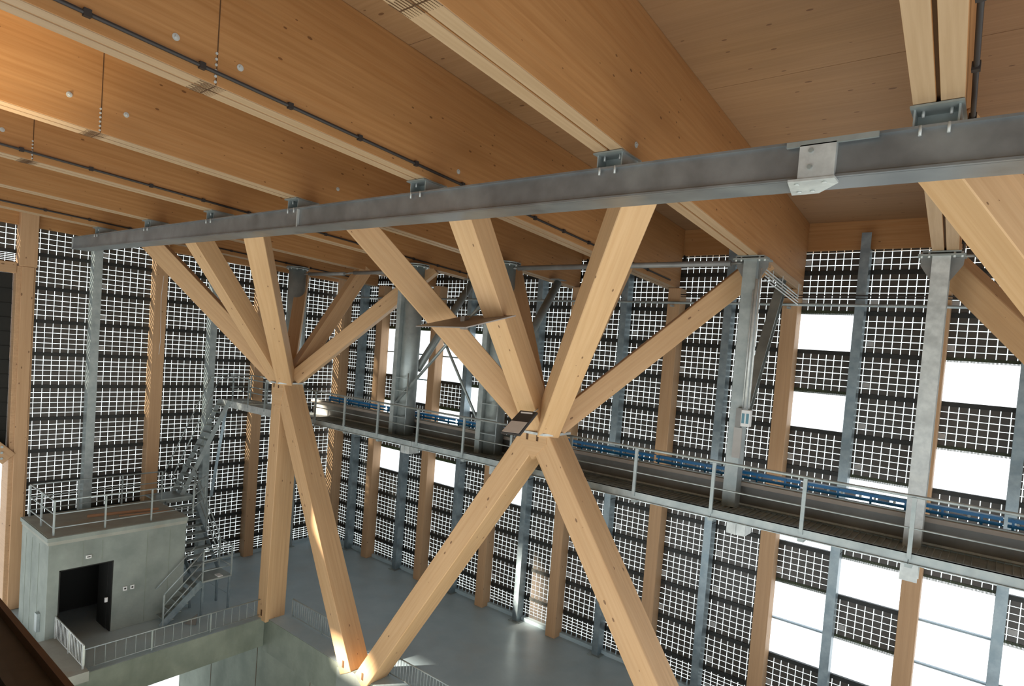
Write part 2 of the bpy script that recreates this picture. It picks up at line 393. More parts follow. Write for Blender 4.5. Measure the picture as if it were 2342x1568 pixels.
# posts
def wall_post(x, top, label):
    o = member('timber_post', V(x, 16.26, -8.95), V(x, 16.26, top), 0.41, 0.36, W_POST, up=(1, 0, 0)); tag(o, label, 'timber post', 'timber posts of the back wall'); return o
tn = ['in the corner where both glass walls meet', 'first one from the corner', 'second one from the corner', 'third one from the corner', 'fourth from the corner, between the central tree legs',
      'fifth from the corner, right of the central tree', 'sixth from the corner, left of big white openings', 'behind the bright blotchy hanger near the right edge', 'beyond the right edge']
for i, x in enumerate(TX):
    top = zr(x, 16.2) - 0.01
    if i == 0:
        o = member('timber_post', V(-22.36, 16.24, -8.95), V(-22.36, 16.24, 2.5), 0.38, 0.58, W_POST, up=(1, 0, 0)); tag(o, 'broad timber post on back wall ' + tn[0], 'timber post', 'timber posts of the back wall')
    else: wall_post(x, top, 'timber post on the back wall, ' + tn[i])
for i, x in enumerate(SX):
    o = thing('steel_post', V(x, 16.2, -8.95), 'slim galvanised steel post on the back wall, %s steel one from the corner' % ['first', 'second', 'third', 'fourth', 'fifth', 'sixth', 'seventh', 'eighth', 'ninth'][i], 'steel post', 'steel posts of the back wall')
    m = MB(); xx0, xx1 = x - .10, x + .10
    m.box(xx0, xx1, 16.10, 16.12, Z0 - 8.93, Z0 + 3.32).box(xx0, xx1, 16.40, 16.42, Z0 - 8.93, Z0 + 2.95).box(x - .008, x + .008, 16.12, 16.40, Z0 - 8.93, Z0 + 2.95)
    m.box(xx0, xx1 , 16.12, 16.40, Z0 - 4.2, Z0 - 4.18)
    m.box(xx1 - .02, xx1, 16.12, 16.40, Z0 - 8.93, Z0 + 2.95)
    m.wobj('shaft', GALV_B, o)
    MB().box(x - .2, x + .2, 16.02, 16.44, Z0 - 8.95, Z0 - 8.925).wobj('base_plate', GALV_D, o)
for i, y in enumerate(TL):
    wd = .47 if i == 0 else .40
    x1 = -22.6
    if i == 0:
        o = thing('timber_post', V(-22.7, y, -8.95), 'widest timber post, at the left edge beside the black door, thicker above', 'timber post', 'timber posts of the left wall')
        MB().box(XG - .35, -22.62, y - .23, y + .23, Z0 - 8.95, Z0 + 1.33).wobj('lower_shaft', W_POST, o, bevel=.01)
        member('facing_plank', V(-22.60, y + .03, -8.95), V(-22.60, y + .03, 1.33), 0.30, 0.05, W_POST, o, up=(1, 0, 0))
        member('upper_shaft', V(-22.78, y + .03, 1.33), V(-22.78, y + .03, 4.0), 0.44, 0.40, W_POST, o, up=(1, 0, 0))
    else:
        o = member('timber_post', V(-22.79, y, -8.95), V(-22.79, y, 2.75), 0.40, 0.38, W_POST, up=(1, 0, 0))
        tag(o, 'timber post on the left wall, %s' % ['', 'standing behind the concrete control room', 'rising beside the steel stair landing'][i], 'timber post', 'timber posts of the left wall')
for i, y in enumerate(SL):
    o = thing('steel_post', V(-22.75, y, -8.95), 'galvanised steel post on the left wall, %s' % ['nearest, above the control room roof', 'behind the steep steel ladder', 'hidden mostly behind the left timber tree'][i], 'steel post', 'steel posts of the left wall')
    m = MB()
    m.box(-22.62, -22.60, y - .12, y + .12, Z0 - 8.93, Z0 + 2.9).box(XG + .03, XG + .05, y - .12, y + .12, Z0 - 8.93, Z0 + 2.5).box(XG + .05, -22.62, y - .12, y - .10, Z0 - 8.93, Z0 + 2.5).box(XG + .05, -22.62, y + .08, y + .10, Z0 - 8.93, Z0 + 2.5)
    m.wobj('shaft', GALV, o)
    MB().box(XG + .01, -22.52, y - .2, y + .2, Z0 - 8.95, Z0 - 8.925).wobj('base_plate', GALV_D, o)

# ================================================================ ROOF BEAMS
BX = [(-20.1, 'nearest the left wall'), (-16.68, 'second from the left wall'), (-13.42, 'third from the left wall'), (-10.26, 'fourth from the left wall, with a bright side'),
      (-6.95, 'fifth from the left wall'), (-3.72, 'sixth, running diagonally over the middle of the steel channel'), (-0.60, 'near the right edge, seen from directly below'), (2.62, 'outside the right edge of the picture')]
def bx(i, y): return BX[i][0] - 0.045 * (y - 6.3)
BH = 1.66
def rp_(i, y, dx=0, dz=0):
    x = bx(i, y); return V(x + dx, y, zr(x, y) + dz)
conduits = {0, 2, 4, 6}
ANCH = {2: [(-.42, .36)], 3: [(-.38, .36), (.31, .36), (3.98, .38)], 4: [(-.42, .29), (.25, .29), (3.82, .30)], 5: [(3.43, .14)]}
for i, (x, lab) in enumerate(BX):
    y0, y1 = -8.9, 16.40
    th = thing('roof_beam', rp_(i, 6.3), 'deep twin-plank glulam roof beam ' + lab, 'roof beam', 'glulam roof beams')
    for s in (-1, 1):
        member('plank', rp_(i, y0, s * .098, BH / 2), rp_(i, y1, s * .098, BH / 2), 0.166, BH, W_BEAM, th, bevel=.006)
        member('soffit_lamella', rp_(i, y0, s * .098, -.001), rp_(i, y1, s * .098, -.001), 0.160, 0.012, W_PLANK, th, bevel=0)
    member('groove_strip', rp_(i, y0, 0, BH / 2 + .02), rp_(i, y1, 0, BH / 2 + .02), 0.032, BH - .04, NOTCH, th, bevel=0)
    # splice line with its screws on the right-hand side
    ys = 3.04
    if i < 7:
        p = rp_(i, ys, .182, 0)
        m = MB().box(p.x, p.x + .002, p.y - .006, p.y + .006, p.z, p.z + BH); m.wobj('splice_line', NOTCH, th)
        if i in ANCH:
            for k in range(6 if i < 5 else 0):
                q = rp_(i, ys - .01, .181, .03 + .058 * k); MB().tube(q, q + Vector((.012, 0, 0)), 0.014, 8).wobj('screw', GALV_L, th, True)
            for (dy, dz) in ANCH[i]:
                q = rp_(i, ys + dy, .181, dz); MB().tube(q, q + Vector((.008, 0, 0)), 0.036, 14).tube(q, q + Vector((.025, 0, 0)), 0.014, 8).wobj('anchor_bolt', GALV_L, th, True)
        m = MB()
        for k in range(12):
            a = rp_(i, ys + .0, -.17 + .031 * k, -.009)
            m.box(a.x - .0025, a.x + .0025, a.y - .11 - .05 * (k % 2), a.y + .11, a.z - .002, a.z + .002)
        a = rp_(i, ys, 0, -.009); m.box(a.x - .17, a.x + .17, a.y - .006, a.y + .006, a.z - .002, a.z + .002)
        m.wobj('finger_joint', NOTCH, th)
    if i in conduits:
        c = MB(); dx, dz = .20, .125
        if i == 6: dx, dz = .235, .13
        a, e = -3.5, 15.6
        c.tube(rp_(i, a, dx, dz), rp_(i, e, dx, dz), .021, 10)
        co = c.wobj('conduit', CABLE, None, True); tag(co, 'black conduit clipped along the right side of the roof beam ' + lab.split(',')[0], 'conduit', 'conduits on the roof beams')
        y = -1.2
        while y < 15:
            q = rp_(i, y, dx, dz); MB().box(q.x - .03, q.x + .028, q.y - .03, q.y + .03, q.z - .034, q.z + .034).wobj('clip', CABLE, co); y += 1.02
        if i in (4,):
            q = rp_(i, 15.6, dx, dz)
# edge beam stub screws

# ================================================================ MONORAIL CHANNEL under the beams
YC = 6.18
def zc(x): return 2.17 - .0095 * (x + 3)
ch = thing('steel_channel_beam', V(-10, YC, 1.9), 'long galvanised steel channel beam slung under the roof beams across the picture', 'steel beam')
xa, xb_ = -22.1, 2.8
mC = frame(V(xa, YC, zc(xa)), V(xb_, YC, zc(xb_))); L = (V(xb_, YC, zc(xb_)) - V(xa, YC, zc(xa))).length
m = MB(); Hc = .36
m.box(0, L, .02, .032, -Hc, 0)                       # web
m.box(0, L, -.02, .42, -.022, 0)                      # top flange
m.box(0, L, -.02, .42, -Hc, -Hc + .022)               # bottom flange
m.obj('profile', CHANNEL, ch, mw=mC)
MB().box(0, .03, -.01, .40, -Hc + .022, -.022).obj('end_plate', GALV_L, ch, mw=mC)
for xs in (-10.05,):
    q = V(xs, YC, zc(xs)); MB().box(q.x, q.x + .02, q.y - .025, q.y + .02, q.z - .34, q.z - .03).wobj('stiffener', GALV_L, ch)
MB().box(-1.76, -1.0, YC - .05, YC - .02, Z0 + zc(-1.4) - .06, Z0 + zc(-1.4) - .01).wobj('splice_plate', GALV_D, ch)
pl = MB().box(-1.64, -1.33, YC - .05, YC + .02, Z0 + zc(-1.5) - .36, Z0 + zc(-1.5) - .05).wobj('web_plate', GALV_L, ch)
for dz in (.11, .26): MB().tube((-1.54, YC - .05, Z0 + zc(-1.5) - dz), (-1.54, YC - .065, Z0 + zc(-1.5) - dz), .022).wobj('bolt', GALV_D, pl, True)
pb = MB().prism([(-1.72, YC - .06, Z0 + zc(-1.5) - .385), (-1.32, YC - .06, Z0 + zc(-1.5) - .385), (-1.32, YC + .12, Z0 + zc(-1.5) - .385), (-1.55, YC + .42, Z0 + zc(-1.5) - .385), (-1.80, YC + .42, Z0 + zc(-1.5) - .385)], (0, 0, .022)).wobj('bottom_plate', GALV_L, ch)
for (dx, dy) in ((-1.66, .03), (-1.42, .03), (-1.70, .30), (-1.58, .30)): MB().tube((dx, YC + dy, Z0 + zc(-1.5) - .387), (dx, YC + dy, Z0 + zc(-1.5) - .40), .022).wobj('bolt', GALV_L, pb, True)
for i in range(0, 8):
    x = bx(i, 6.35); zt = zr(x, 6.35) - .008; zb = zc(x)
    if zb > zt - .05: zb = zt - .10
    h = thing('beam_hanger', V(x, 6.35, zt), 'bolted galvanised hanger joining the steel channel to the roof beam ' + BX[i][1].split(',')[0].replace(' of the picture', ''), 'hanger bracket', 'hangers of the steel channel')
    m = MB(); m.box(x - .19, x + .19, 6.14, 6.62, Z0 + zt - .018, Z0 + zt).wobj('head_plate', GALV_D, h)
    m = MB(); m.box(x - .165, x - .15, 6.20, 6.58, Z0 + zb, Z0 + zt - .018).box(x + .15, x + .165, 6.20, 6.58, Z0 + zb, Z0 + zt - .018).box(x - .15, x + .15, 6.38, 6.395, Z0 + zb, Z0 + zt - .018)
    m.wobj('web_box', GALV, h)
    for dx in (-.10, .10):
        MB().tube((x + dx, 6.26, Z0 + zt - .075), (x + dx, 6.26, Z0 + zt - .018), .013, 8).wobj('bolt', GALV_L, h, True)
        MB().tube((x + dx, 6.165, Z0 + zb - .085), (x + dx, 6.165, Z0 + zb + .001), .013, 8).wobj('bolt', GALV_L, h, True)

# ================================================================ TIMBER TREES
def tree(nx, nz, feet, fronts, rears, label, foot_z=-9.02):
    ny = 10.6
    t = thing('timber_tree', V(nx, ny, nz), label, 'timber column', 'branching timber trees')
    node = V(nx, ny, nz)
    for li, fx in enumerate(feet):
        foot = V(fx, ny, foot_z)
        start = V(nx + (.0 if abs(fx - nx) < .3 else math.copysign(.03, fx - nx)), ny, nz - .02)
        lg = member('leg', start, foot, 0.50, 0.66 - .008 * li, W_TREE, t, up=(0, 1, 0) if abs(fx - nx) < .3 else (0, 1, 0), bevel=.012)
        d = (foot - start).normalized()
        q = foot - d * .22
        MB().box(q.x - .035, q.x + .035, ny - .339, ny - .32, q.z - .07, q.z + .12).wobj('notch', NOTCH, t)
    for (bi, y) in rears + fronts:
        x = bx(bi, y); top = V(x, y, zr(x, y) - .0)
        base = Vector((nx + (x - nx) * .035, ny + (y - ny) * .03, node.z - .02))
        d = (top - base).normalized()
        sy, sz = (0.45, 0.52) if (bi, y) in fronts else (0.38, 0.43)
        member('branch', base + d * .17, top + d * .10, sy, sz, W_TREE, t, bevel=.012)
    hw = .40
    if len([f for f in feet if abs(f - nx) > .3]) == 2:
        cr_ = [(nx - .30, nz - .01), (nx + .30, nz - .01), (nx + .33, nz - .25), (nx, nz - .62), (nx - .33, nz - .25)]
    else:
        cr_ = [(nx - .30, nz - .01), (nx + .27, nz - .01), (nx + .38, nz - .30), (nx + .14, nz - 1.0), (nx - .28, nz - .45)]
    MB().prism([(x, ny - .336, Z0 + z) for x, z in cr_], (0, .672, 0)).wobj('node_block', W_TREE, t)
    MB().prism([(nx - .36, ny - .32, Z0 + nz), (nx + .36, ny - .32, Z0 + nz), (nx + .30, ny - .30, Z0 + nz + .34), (nx - .30, ny - .30, Z0 + nz + .34)], (0, .56, 0)).wobj('node_block', W_TREE, t)
    mm = MB()
    for (a, b_) in (((nx - .36, ny - .27), (nx + .36, ny - .27)), ((nx + .36, ny - .27), (nx + .40, ny + .27)), ((nx - .36, ny - .27), (nx - .40, ny + .27))):
        pass
    mm.prism([(nx - .44, ny - .46, Z0 + nz - .02), (nx + .36, ny - .50, Z0 + nz - .02), (nx + .46, ny - .30, Z0 + nz - .02), (nx + .46, ny + .35, Z0 + nz - .02), (nx - .46, ny + .35, Z0 + nz - .02)], (0, 0, -.05))
    mm.wobj('node_plate', GALV_L, t)
    for dx in (-.16, .10):
        MB().box(nx + dx - .025, nx + dx + .025, ny - .345, ny - .3, Z0 + nz - .22, Z0 + nz - .05).wobj('peg', NOTCH, t)
    return t
tree(-17.25, -1.50, [-17.35, -13.05], [(0, 7.5), (1, 7.3), (2, 7.2)], [(0, 12.95), (1, 13.0), (2, 13.0)], 'left branching timber tree, one leg upright at the corner of the pit')
tree(-7.43, -1.62, [-12.45, -2.35], [(3, 7.55), (4, 7.2), (5, 7.1)], [(3, 13.0), (4, 13.0), (5, 13.0)], 'central branching timber tree with two splayed legs and a floodlight')
tree(2.6, -1.72, [-2.25, 7.4], [(6, 7.1), (7, 7.1)], [(6, 13.0), (7, 13.0)], 'right branching timber tree, only its two left branches in view')
# concrete foot under the V of two legs
o = MB().prism([V(-13.45, 10.30, -9.0), V(-12.75, 10.30, -8.88), V(-12.1, 10.30, -9.0), V(-12.1, 10.30, -9.75), V(-12.8, 10.30, -10.0), V(-13.45, 10.30, -9.6)], (0, .6, 0)).wobj('footing_block', C_WALL)
tag(o, 'grey wedge-shaped concrete footing where two timber legs meet on the pit edge', 'concrete footing')

# ================================================================ HANGERS, GIRDER, CATWALK
YH = 12.2
HX = [(-19.62, 'round'), (-13.5, 'round'), (-10.12, 'round'), (-3.93, 'h'), (-0.90, 'h')]
hl = ['thick round steel hanger behind the left timber tree', 'round steel hanger at the left end of the crossed rods', 'round steel hanger at the right end of the crossed rods, half behind a branch',
      'steel hanger column with an electric box, right of the central tree', 'bright blotchy steel hanger column near the right edge']
for k, (x, kind) in enumerate(HX):
    zt = zr(x, YH) - .006
    h = thing('steel_hanger', V(x, YH, zt), hl[k], 'steel column', 'steel hangers carrying the crane girder')
    zb = -2.72 if k != 4 else -3.30
    if kind == 'round':
        r = .26 if k != 0 else .29
        MB().tube(V(x, YH, zb), V(x, YH, zt - .03), r, 28).wobj('shaft', GALV_D, h, True)
        if k:
            MB().box(x - .33, x - .17, YH - .34, YH - .18, Z0 - 2.72, Z0 - 1.35 + 3.0).wobj('side_post', GALV, h)
            for kk in range(4): MB().box(x - .2, x + .36, YH - .33, YH - .31, Z0 - 2.2 + .38 * kk, Z0 - 2.18 + .38 * kk).wobj('rung', GALV, h)
            MB().tube(V(x + .34, YH - .32, -2.66), V(x + .34, YH - .32, -.9), .02, 8).wobj('rung_rail', GALV, h, True)
        fl = MB().tube(V(x, YH, zt - .03), V(x, YH, zt), .38, 24).tube(V(x, YH, zt - .08), V(x, YH, zt - .05), .38, 24).wobj('head_flange', GALV_D, h, True)
        for j in range(10):
            a = j * math.pi / 5; q = V(x + .33 * math.cos(a), YH + .33 * math.sin(a), zt - .11)
            MB().tube(q, q + Vector((0, 0, .09)), .018, 8).wobj('bolt', GALV_L, fl, True)
    else:
        s = MB(); ym = YH
        s.box(x - .125, x + .125, ym - .15, ym - .13, Z0 + zb, Z0 + zt - .05).box(x - .125, x + .125, ym + .13, ym + .15, Z0 + zb, Z0 + zt - .05).box(x - .008, x + .008, ym - .13, ym + .13, Z0 + zb, Z0 + zt - .05)
        if k == 3: s.box(x + .105, x + .125, ym - .13, ym + .13, Z0 + zb, Z0 + zt - .05)
        s.wobj('shaft', GALV_L if k == 4 else GALV, h)
        zf_ = zt - .05
        MB().box(x - .32, x + .32, ym - .2, ym + .2, Z0 + zf_ - .03, Z0 + zf_).box(x - .26, x + .26, ym - .18, ym + .18, Z0 + zt - .02, Z0 + zt).wobj('head_plate', GALV_D, h)
        for sgn in (-1, 1):
            MB().prism([V(x + sgn * .126, ym, zf_ - .03), V(x + sgn * .30, ym, zf_ - .03), V(x + sgn * .29, ym, zf_ - .16), V(x + sgn * .126, ym, zf_ - .42)], (0, .02, 0)).wobj('gusset', DARKSTEEL, h)
            for dx in (.17, .27):
                MB().tube(V(x + sgn * dx, ym - .16, zf_ - .06), V(x + sgn * dx, ym - .16, zf_ + .035), .018, 8).wobj('bolt', GALV_L, h, True)
    # raking brace up to the roof beam near the wall
    if k in (1, 2, 3):
        a = V(x + .03, YH + .30, -.8); e = V(x - .12, 14.75, zr(x, 14.8) - .10)
        if k < 3:
            b_ = MB().tube(a, e, .115, 18).wobj('raking_brace', GALV_D, None, True)
        else:
            mt = frame(a, e); LL = (e - a).length
            b_ = MB().box(0, LL, -.10, .10, -.10, -.085).box(0, LL, -.10, .10, .085, .10).box(0, LL, -.008, .008, -.085, .085).obj('raking_brace', GALV_D, None, mw=mt)
        tag(b_, ['', 'sloping round steel brace behind the left end of the crossed rods', 'sloping round steel brace partly behind the central tree branch', 'sloping dark steel brace behind the hanger column with the electric box'][k], 'brace', 'raking braces to the roof')
        MB().box(e.x - .16, e.x + .16, e.y - .2, e.y + .2, e.z + .075, e.z + .097).wobj('brace_plate', DARKSTEEL, b_)
# crossed rods between hangers
o = MB().tube(V(-13.3, YH - .02, 1.75), V(-10.25, YH - .02, -2.55), .038, 10).wobj('cross_rod', GALV_D, None, True); tag(o, 'thin steel cross rod falling to the right between the two round hangers', 'cross rod')
o = MB().tube(V(-10.3, YH + .08, 1.75), V(-13.75, YH - .30, -1.9), .042, 10).wobj('cross_rod', GALV_D, None, True); tag(o, 'thin steel cross rod falling to the left between the two round hangers', 'cross rod')
# horizontal struts just below the roof
for (xa2, xb2, lab) in ((-18.9, -16.9, 'left'), (-16.4, -13.9, 'second'), (-9.72, -4.35, 'long middle'), (-.45, 2.6, 'right-hand')):
    z = 2.06
    o = MB().tube(V(xa2, 12.2, z), V(xb2, 12.2, z - .02), .06, 14).tube(V(xa2 - .28, 12.2, z), V(xa2, 12.2, z), .028, 10).tube(V(xb2, 12.2, z - .02), V(xb2 + .28, 12.2, z - .02), .028, 10).wobj('roof_strut', DARKSTEEL, None, True)
    tag(o, 'dark horizontal steel strut just under the roof beams, the %s one' % lab, 'strut', 'struts under the roof')
# wall pipe
o = MB().tube(V(-22.2, 15.92, 1.66), V(6, 15.92, 1.60), .035, 12).wobj('wall_pipe', GALV, None, True); tag(o, 'long thin galvanised pipe running along the top of the back wall', 'pipe')
for i, x in enumerate(TX[1:-1]):
    MB().box(x - .03, x + .03, 15.90, 16.05, Z0 + 1.52, Z0 + 1.57).wobj('pipe_clip', GALV, o)
o = MB().tube(V(-7, 16.0, 1.86), V(3, 16.0, 1.84), .014, 8).tube(V(-7, 16.0, 1.80), V(3, 16.0, 1.78), .010, 8).wobj('wall_cable', CABLE, None, True); tag(o, 'pair of thin dark cables running just above the galvanised wall pipe', 'cable')

# crane girder
XL, XR = -18.6, 6.0
g = thing('crane_girder', V(-7, 12.45, -2.7), 'dark steel plate girder behind the catwalk with a pale top flange', 'crane girder')
m = MB().box(XL, XR, 12.52, 12.54, Z0 - 2.72, Z0 - 2.285)
x = XL + .6
m.wobj('web', DARKSTEEL, g)
MB().box(XL, XR, 12.38, 12.70, Z0 - 2.335, Z0 - 2.26).wobj('top_flange', plain('pale_flange', (0.40, 0.35, 0.30), .55), g)
MB().box(XL, XR, 12.38, 12.66, Z0 - 2.745, Z0 - 2.72).wobj('bottom_flange', GALV_D, g)
MB().box(XL, XR, 12.45, 12.50, Z0 - 2.26, Z0 - 2.23).wobj('crane_rail', GALV_D, g)
# blue conductor line in separate lengths
xs = -18.0; n = 0
while xs < 5.5:
    xe = min(xs + 3.05, 5.5)
    c = thing('conductor_rail', V(xs, 12.8, -2.26), 'blue-framed conductor rail length standing on the crane girder, length %s from the left' % (['first', 'second', 'third', 'fourth', 'fifth', 'sixth', 'seventh', 'eighth'][n]), 'conductor rail', 'blue conductor rail lengths')
    zb = -2.25
    MB().box(xs, xe - .06, 12.70, 12.84, Z0 + zb + .02, Z0 + zb + .035).box(xs, xe - .06, 12.69, 12.70, Z0 + zb + .02, Z0 + zb + .075).box(xs, xe - .06, 12.69, 12.70, Z0 + zb + .11, Z0 + zb + .165).box(xs, xe - .06, 12.70, 12.84, Z0 + zb + .155, Z0 + zb + .165).wobj('frame', BLUE, c)
    k = 0; x = xs + .05
    while x < xe - .1:
        MB().box(x, x + .035, 12.675, 12.70, Z0 + zb - .01, Z0 + zb + .16).wobj('bracket', BLUE, c)
        if k % 1 == 0 and x + .5 < xe:
            MB().box(x + .12, x + .30, 12.72, 12.74, Z0 + zb + .072, Z0 + zb + .113).wobj('insulator', GREYTAG, c)
            MB().tube((x + .38, 12.70, Z0 + zb + .092), (x + .38, 12.675, Z0 + zb + .092), .024, 10).wobj('roller', GALV_D, c, True)
            MB().tube((x + .08, 12.70, Z0 + zb + .092), (x + .08, 12.675, Z0 + zb + .092), .02, 10).wobj('roller', GALV_D, c, True)
        x += .53; k += 1
    xs = xe; n += 1
# catwalk
cw = thing('catwalk', V(-7, 11.85, -2.7), 'long galvanised steel catwalk hung along the back wall', 'catwalk')
YF = 11.30
CXL = -17.4
segs = [CXL, -15.25, -12.2, -10.3, -7.1, -3.98, -.86, 2.3, 6.0]
for a, e in zip(segs, segs[1:]):
    MB().box(a, e - .012, YF, YF + .012, Z0 - 2.83, Z0 - 2.655).box(a, e - .012, YF - .03, YF, Z0 - 2.83, Z0 - 2.815).box(a, e - .012, YF, YF + .06, Z0 - 2.67, Z0 - 2.655).wobj('edge_channel', GALV, cw)
deck = MB().box(CXL, XR, YF + .06, 12.37, Z0 - 2.76, Z0 - 2.74)
x = CXL
while x < XR - .04:
    deck.box(x, x + .012, YF + .06, 12.37, Z0 - 2.74, Z0 - 2.715); x += .10
deck.wobj('grating_deck', GALV, cw)
MB().box(CXL, XR, 12.30, 12.33, Z0 - 2.69, Z0 - 2.66).wobj('toe_rail', GALV_L, cw)
MB().tube(V(CXL, YF, -1.775), V(XR, YF, -1.775), .026, 10).wobj('top_rail', GALV, cw, True)
MB().tube(V(CXL, YF, -2.27), V(XR, YF, -2.27), .014, 8).wobj('mid_rail', GALV, cw, True)
px = -16.75
posts = [-16.7, -15.2, -13.65, -12.0, -10.33, -8.8, -7.15, -5.58, -3.99, -2.42, -.86, .7, 2.2, 3.8]
for x in posts:
    MB().box(x - .03, x + .03, YF - .03, YF + .01, Z0 - 2.75, Z0 - 1.79).wobj('rail_post', GALV, cw)
    MB().prism([V(x - .05, YF + .01, -2.83), V(x + .05, YF + .01, -2.83), V(x + .05, YF + .7, -2.83), V(x - .05, YF + .7, -2.83)], (0, 0, -.06)).wobj('deck_bracket', GALV, cw)
for x in (-3.9, -10.0, -13.4):
    o = MB().box(x, x + .35, 12.0, 12.02, Z0 - 3.22, Z0 - 2.84).box(x, x + .02, 12.02, 12.4, Z0 - 3.22, Z0 - 2.84).box(x + .33, x + .35, 12.02, 12.4, Z0 - 3.22, Z0 - 2.84).box(x + .16, x + .18, 11.97, 12.0, Z0 - 3.22, Z0 - 2.84).wobj('hanger_shoe', GALV_L)
    tag(o, 'ribbed galvanised shoe under the catwalk below the %s' % {-3.9: 'hanger column with the electric box', -10.0: 'right round hanger', -13.4: 'left round hanger'}[x], 'bracket', 'shoes under the hangers')
# electric box and conduits on the hanger column
x = HX[3][0]
o = thing('switch_box', V(x + .2, YH - .1, -1.0), 'white electric switch box with teal windows on the steel hanger column', 'switch box')
MB().box(x + .03, x + .13, YH - .26, YH - .155, Z0 - 1.15, Z0 - .78).wobj('back_plate', DARKSTEEL, o)
MB().box(x + .13, x + .30, YH - .27, YH - .14, Z0 - 1.12, Z0 - .80).wobj('case', WHITE, o, bevel=.01)
MB().box(x + .15, x + .20, YH - .275, YH - .271, Z0 - 1.06, Z0 - .87).wobj('window', TEAL, o)
MB().box(x + .23, x + .28, YH - .275, YH - .271, Z0 - 1.06, Z0 - .87).wobj('window', TEAL, o)
o = MB().box(x + .0, x + .15, YH - .20, YH - .155, Z0 - 1.75, Z0 - 1.16).wobj('perforated_cover', GREYTAG); tag(o, 'pale perforated cable cover below the switch box', 'cable cover')
for dx, r, lab, top in ((.17, .028, 'shiny thick steel conduit tube running up the hanger column', 1.7), (.235, .018, 'slim steel conduit tube beside the thick one on the hanger column', 1.9), (.12, .012, 'thin grey wire tube on the hanger column', 1.5)):
    o = MB().tube(V(x + dx, YH - .19, -.78), V(x + dx, YH - .19, top), r, 12).wobj('conduit_tube', GALV_L, None, True); tag(o, lab, 'conduit')
o = MB()
for k in range(4): o.tube(V(x + .24, YH + .05, 1.92 - .065 * k), V(x + .0, 15.75, 1.80 - .065 * k), .014, 8)
for yy in (12.9, 13.6, 14.9): o.tube(V(x + .2, yy, 1.78 - .04 * (yy - 12)), V(x + .2, yy, 1.98), .01, 6)
o = o.wobj('cable_tray', GALV_L); tag(o, 'bundle of thin steel conduits running back from the hanger column to the wall post', 'cable tray')

a_, e_ = rp_(5, 12.55, .19, .02), rp_(5, 15.95, .19, .02)
o = member('edge_board', a_ + Vector((.02, 0, -.03)), e_ + Vector((.02, 0, -.03)), 0.03, 0.16, W_PLANK, bevel=.003); tag(o, 'pale timber board along the lower right edge of the sixth roof beam', 'board')

# ================================================================ LIGHT FITTINGS
def pt(u, v, y):      # a point seen in the photograph placed at its real depth y
    d = Vector(((u - 1171), (v - CY_PX), F_PX)); wv = [sum(R[j][i] * d[j] for j in range(3)) for i in range(3)]
    k = y / wv[1]; return V(wv[0] * k, y, wv[2] * k)
rf = thing('reflector_panel', V(-7.74, 8.3, .45), 'thin square brown-grey reflector panel hanging tilted beside the central tree', 'reflector')
A, B_, C_, D_ = pt(951, 747, 8.15), pt(1066, 750, 7.55), pt(1180, 723, 8.35), pt(1063, 724, 8.95)
cen = (A + B_ + C_ + D_) / 4; nrm = (B_ - A).cross(D_ - A).normalized() * .02
MB().prism([A, B_, C_, D_], nrm).wobj('mirror_plate', MIRROR, rf)
for a, e in (((A * .85 + C_ * .15), (A * .53 + C_ * .47)), ((A * .47 + C_ * .53), (A * .17 + C_ * .83))):
    MB().tube(a - nrm * .8, e - nrm * .8, .009, 8).wobj('stiffening_wire', WHITE, rf, True)
MB().box(cen.x - .05, cen.x + .05, cen.y - .05, cen.y + .05, cen.z - .14, cen.z + .10).wobj('centre_hub', MIRROR, rf)
dk = pt(1120, 690, 8.9)
MB().tube(cen, dk, .012, 8).wobj('stay_rod', GALV, rf, True)
MB().tube(dk + Vector((-.02, .02, 0)), dk + Vector((.03, -.05, -.02)), .09, 20).wobj('round_disc', GALV_D, rf, True)
top = Vector((cen.x, cen.y, Z0 + zr(cen.x, cen.y) + BH * .9))
MB().tube(cen, Vector((cen.x, cen.y, Z0 + zr(cen.x, cen.y) + 1.5)), .003, 6).wobj('wire', GALV, rf)
fd = thing('floodlight', V(-7.7, 9.9, -1.45), 'black floodlight with a pale face mounted on the node of the central timber tree', 'floodlight')
a, b1, c1, d1 = pt(1143, 988, 9.15), pt(1187, 994, 9.15), pt(1229, 941, 9.5), pt(1190, 937, 9.5)
nn = (b1 - a).cross(d1 - a).normalized()
if nn.y > 0: nn = -nn
MB().prism([a, b1, c1, d1], -nn * .06).wobj('housing', CABLE, fd, bevel=.012)
a2 = a * .93 + c1 * .07; b2 = b1 * .94 + d1 * .06
c2 = b1 * .42 + c1 * .58 ; d2 = a * .44 + d1 * .56
f1 = a + (d1 - a) * .05 + (b1 - a) * .06; f2 = b1 + (c1 - b1) * .05 - (b1 - a) * .06; f3 = b1 + (c1 - b1) * .52 - (b1 - a) * .06; f4 = a + (d1 - a) * .52 + (b1 - a) * .06
MB().prism([f1, f2, f3, f4], nn * .008).wobj('lens', LENS, fd)
g1 = a + (d1 - a) * .90 + (b1 - a) * .15; g2 = b1 + (c1 - b1) * .90 - (b1 - a) * .15
MB().bar(g1 + nn * .004, g2 + nn * .004, .012, .03).wobj('slot', LENS, fd)
MB().tube(pt(1222, 941, 9.5), pt(1236, 930, 10.2), .012, 8).wobj('yoke', GALV_L, fd, True)
o = MB().tube((-8.35 + .0, 9.0, Z0 + .9), (-8.35, 9.0, Z0 + 2.2), .0001, 4)

# ================================================================ CONTROL ROOM
bxX = -19.3
cr = thing('control_room', V(-20.6, 6.95, -8.95), 'grey concrete control room block with a dark open doorway and railed roof', 'concrete block')
x0, x1, y0, y1, zt = -21.75, -19.3, 5.2, 8.72, -5.92
dy0, dy1, dz = 5.46, 6.76, -6.87
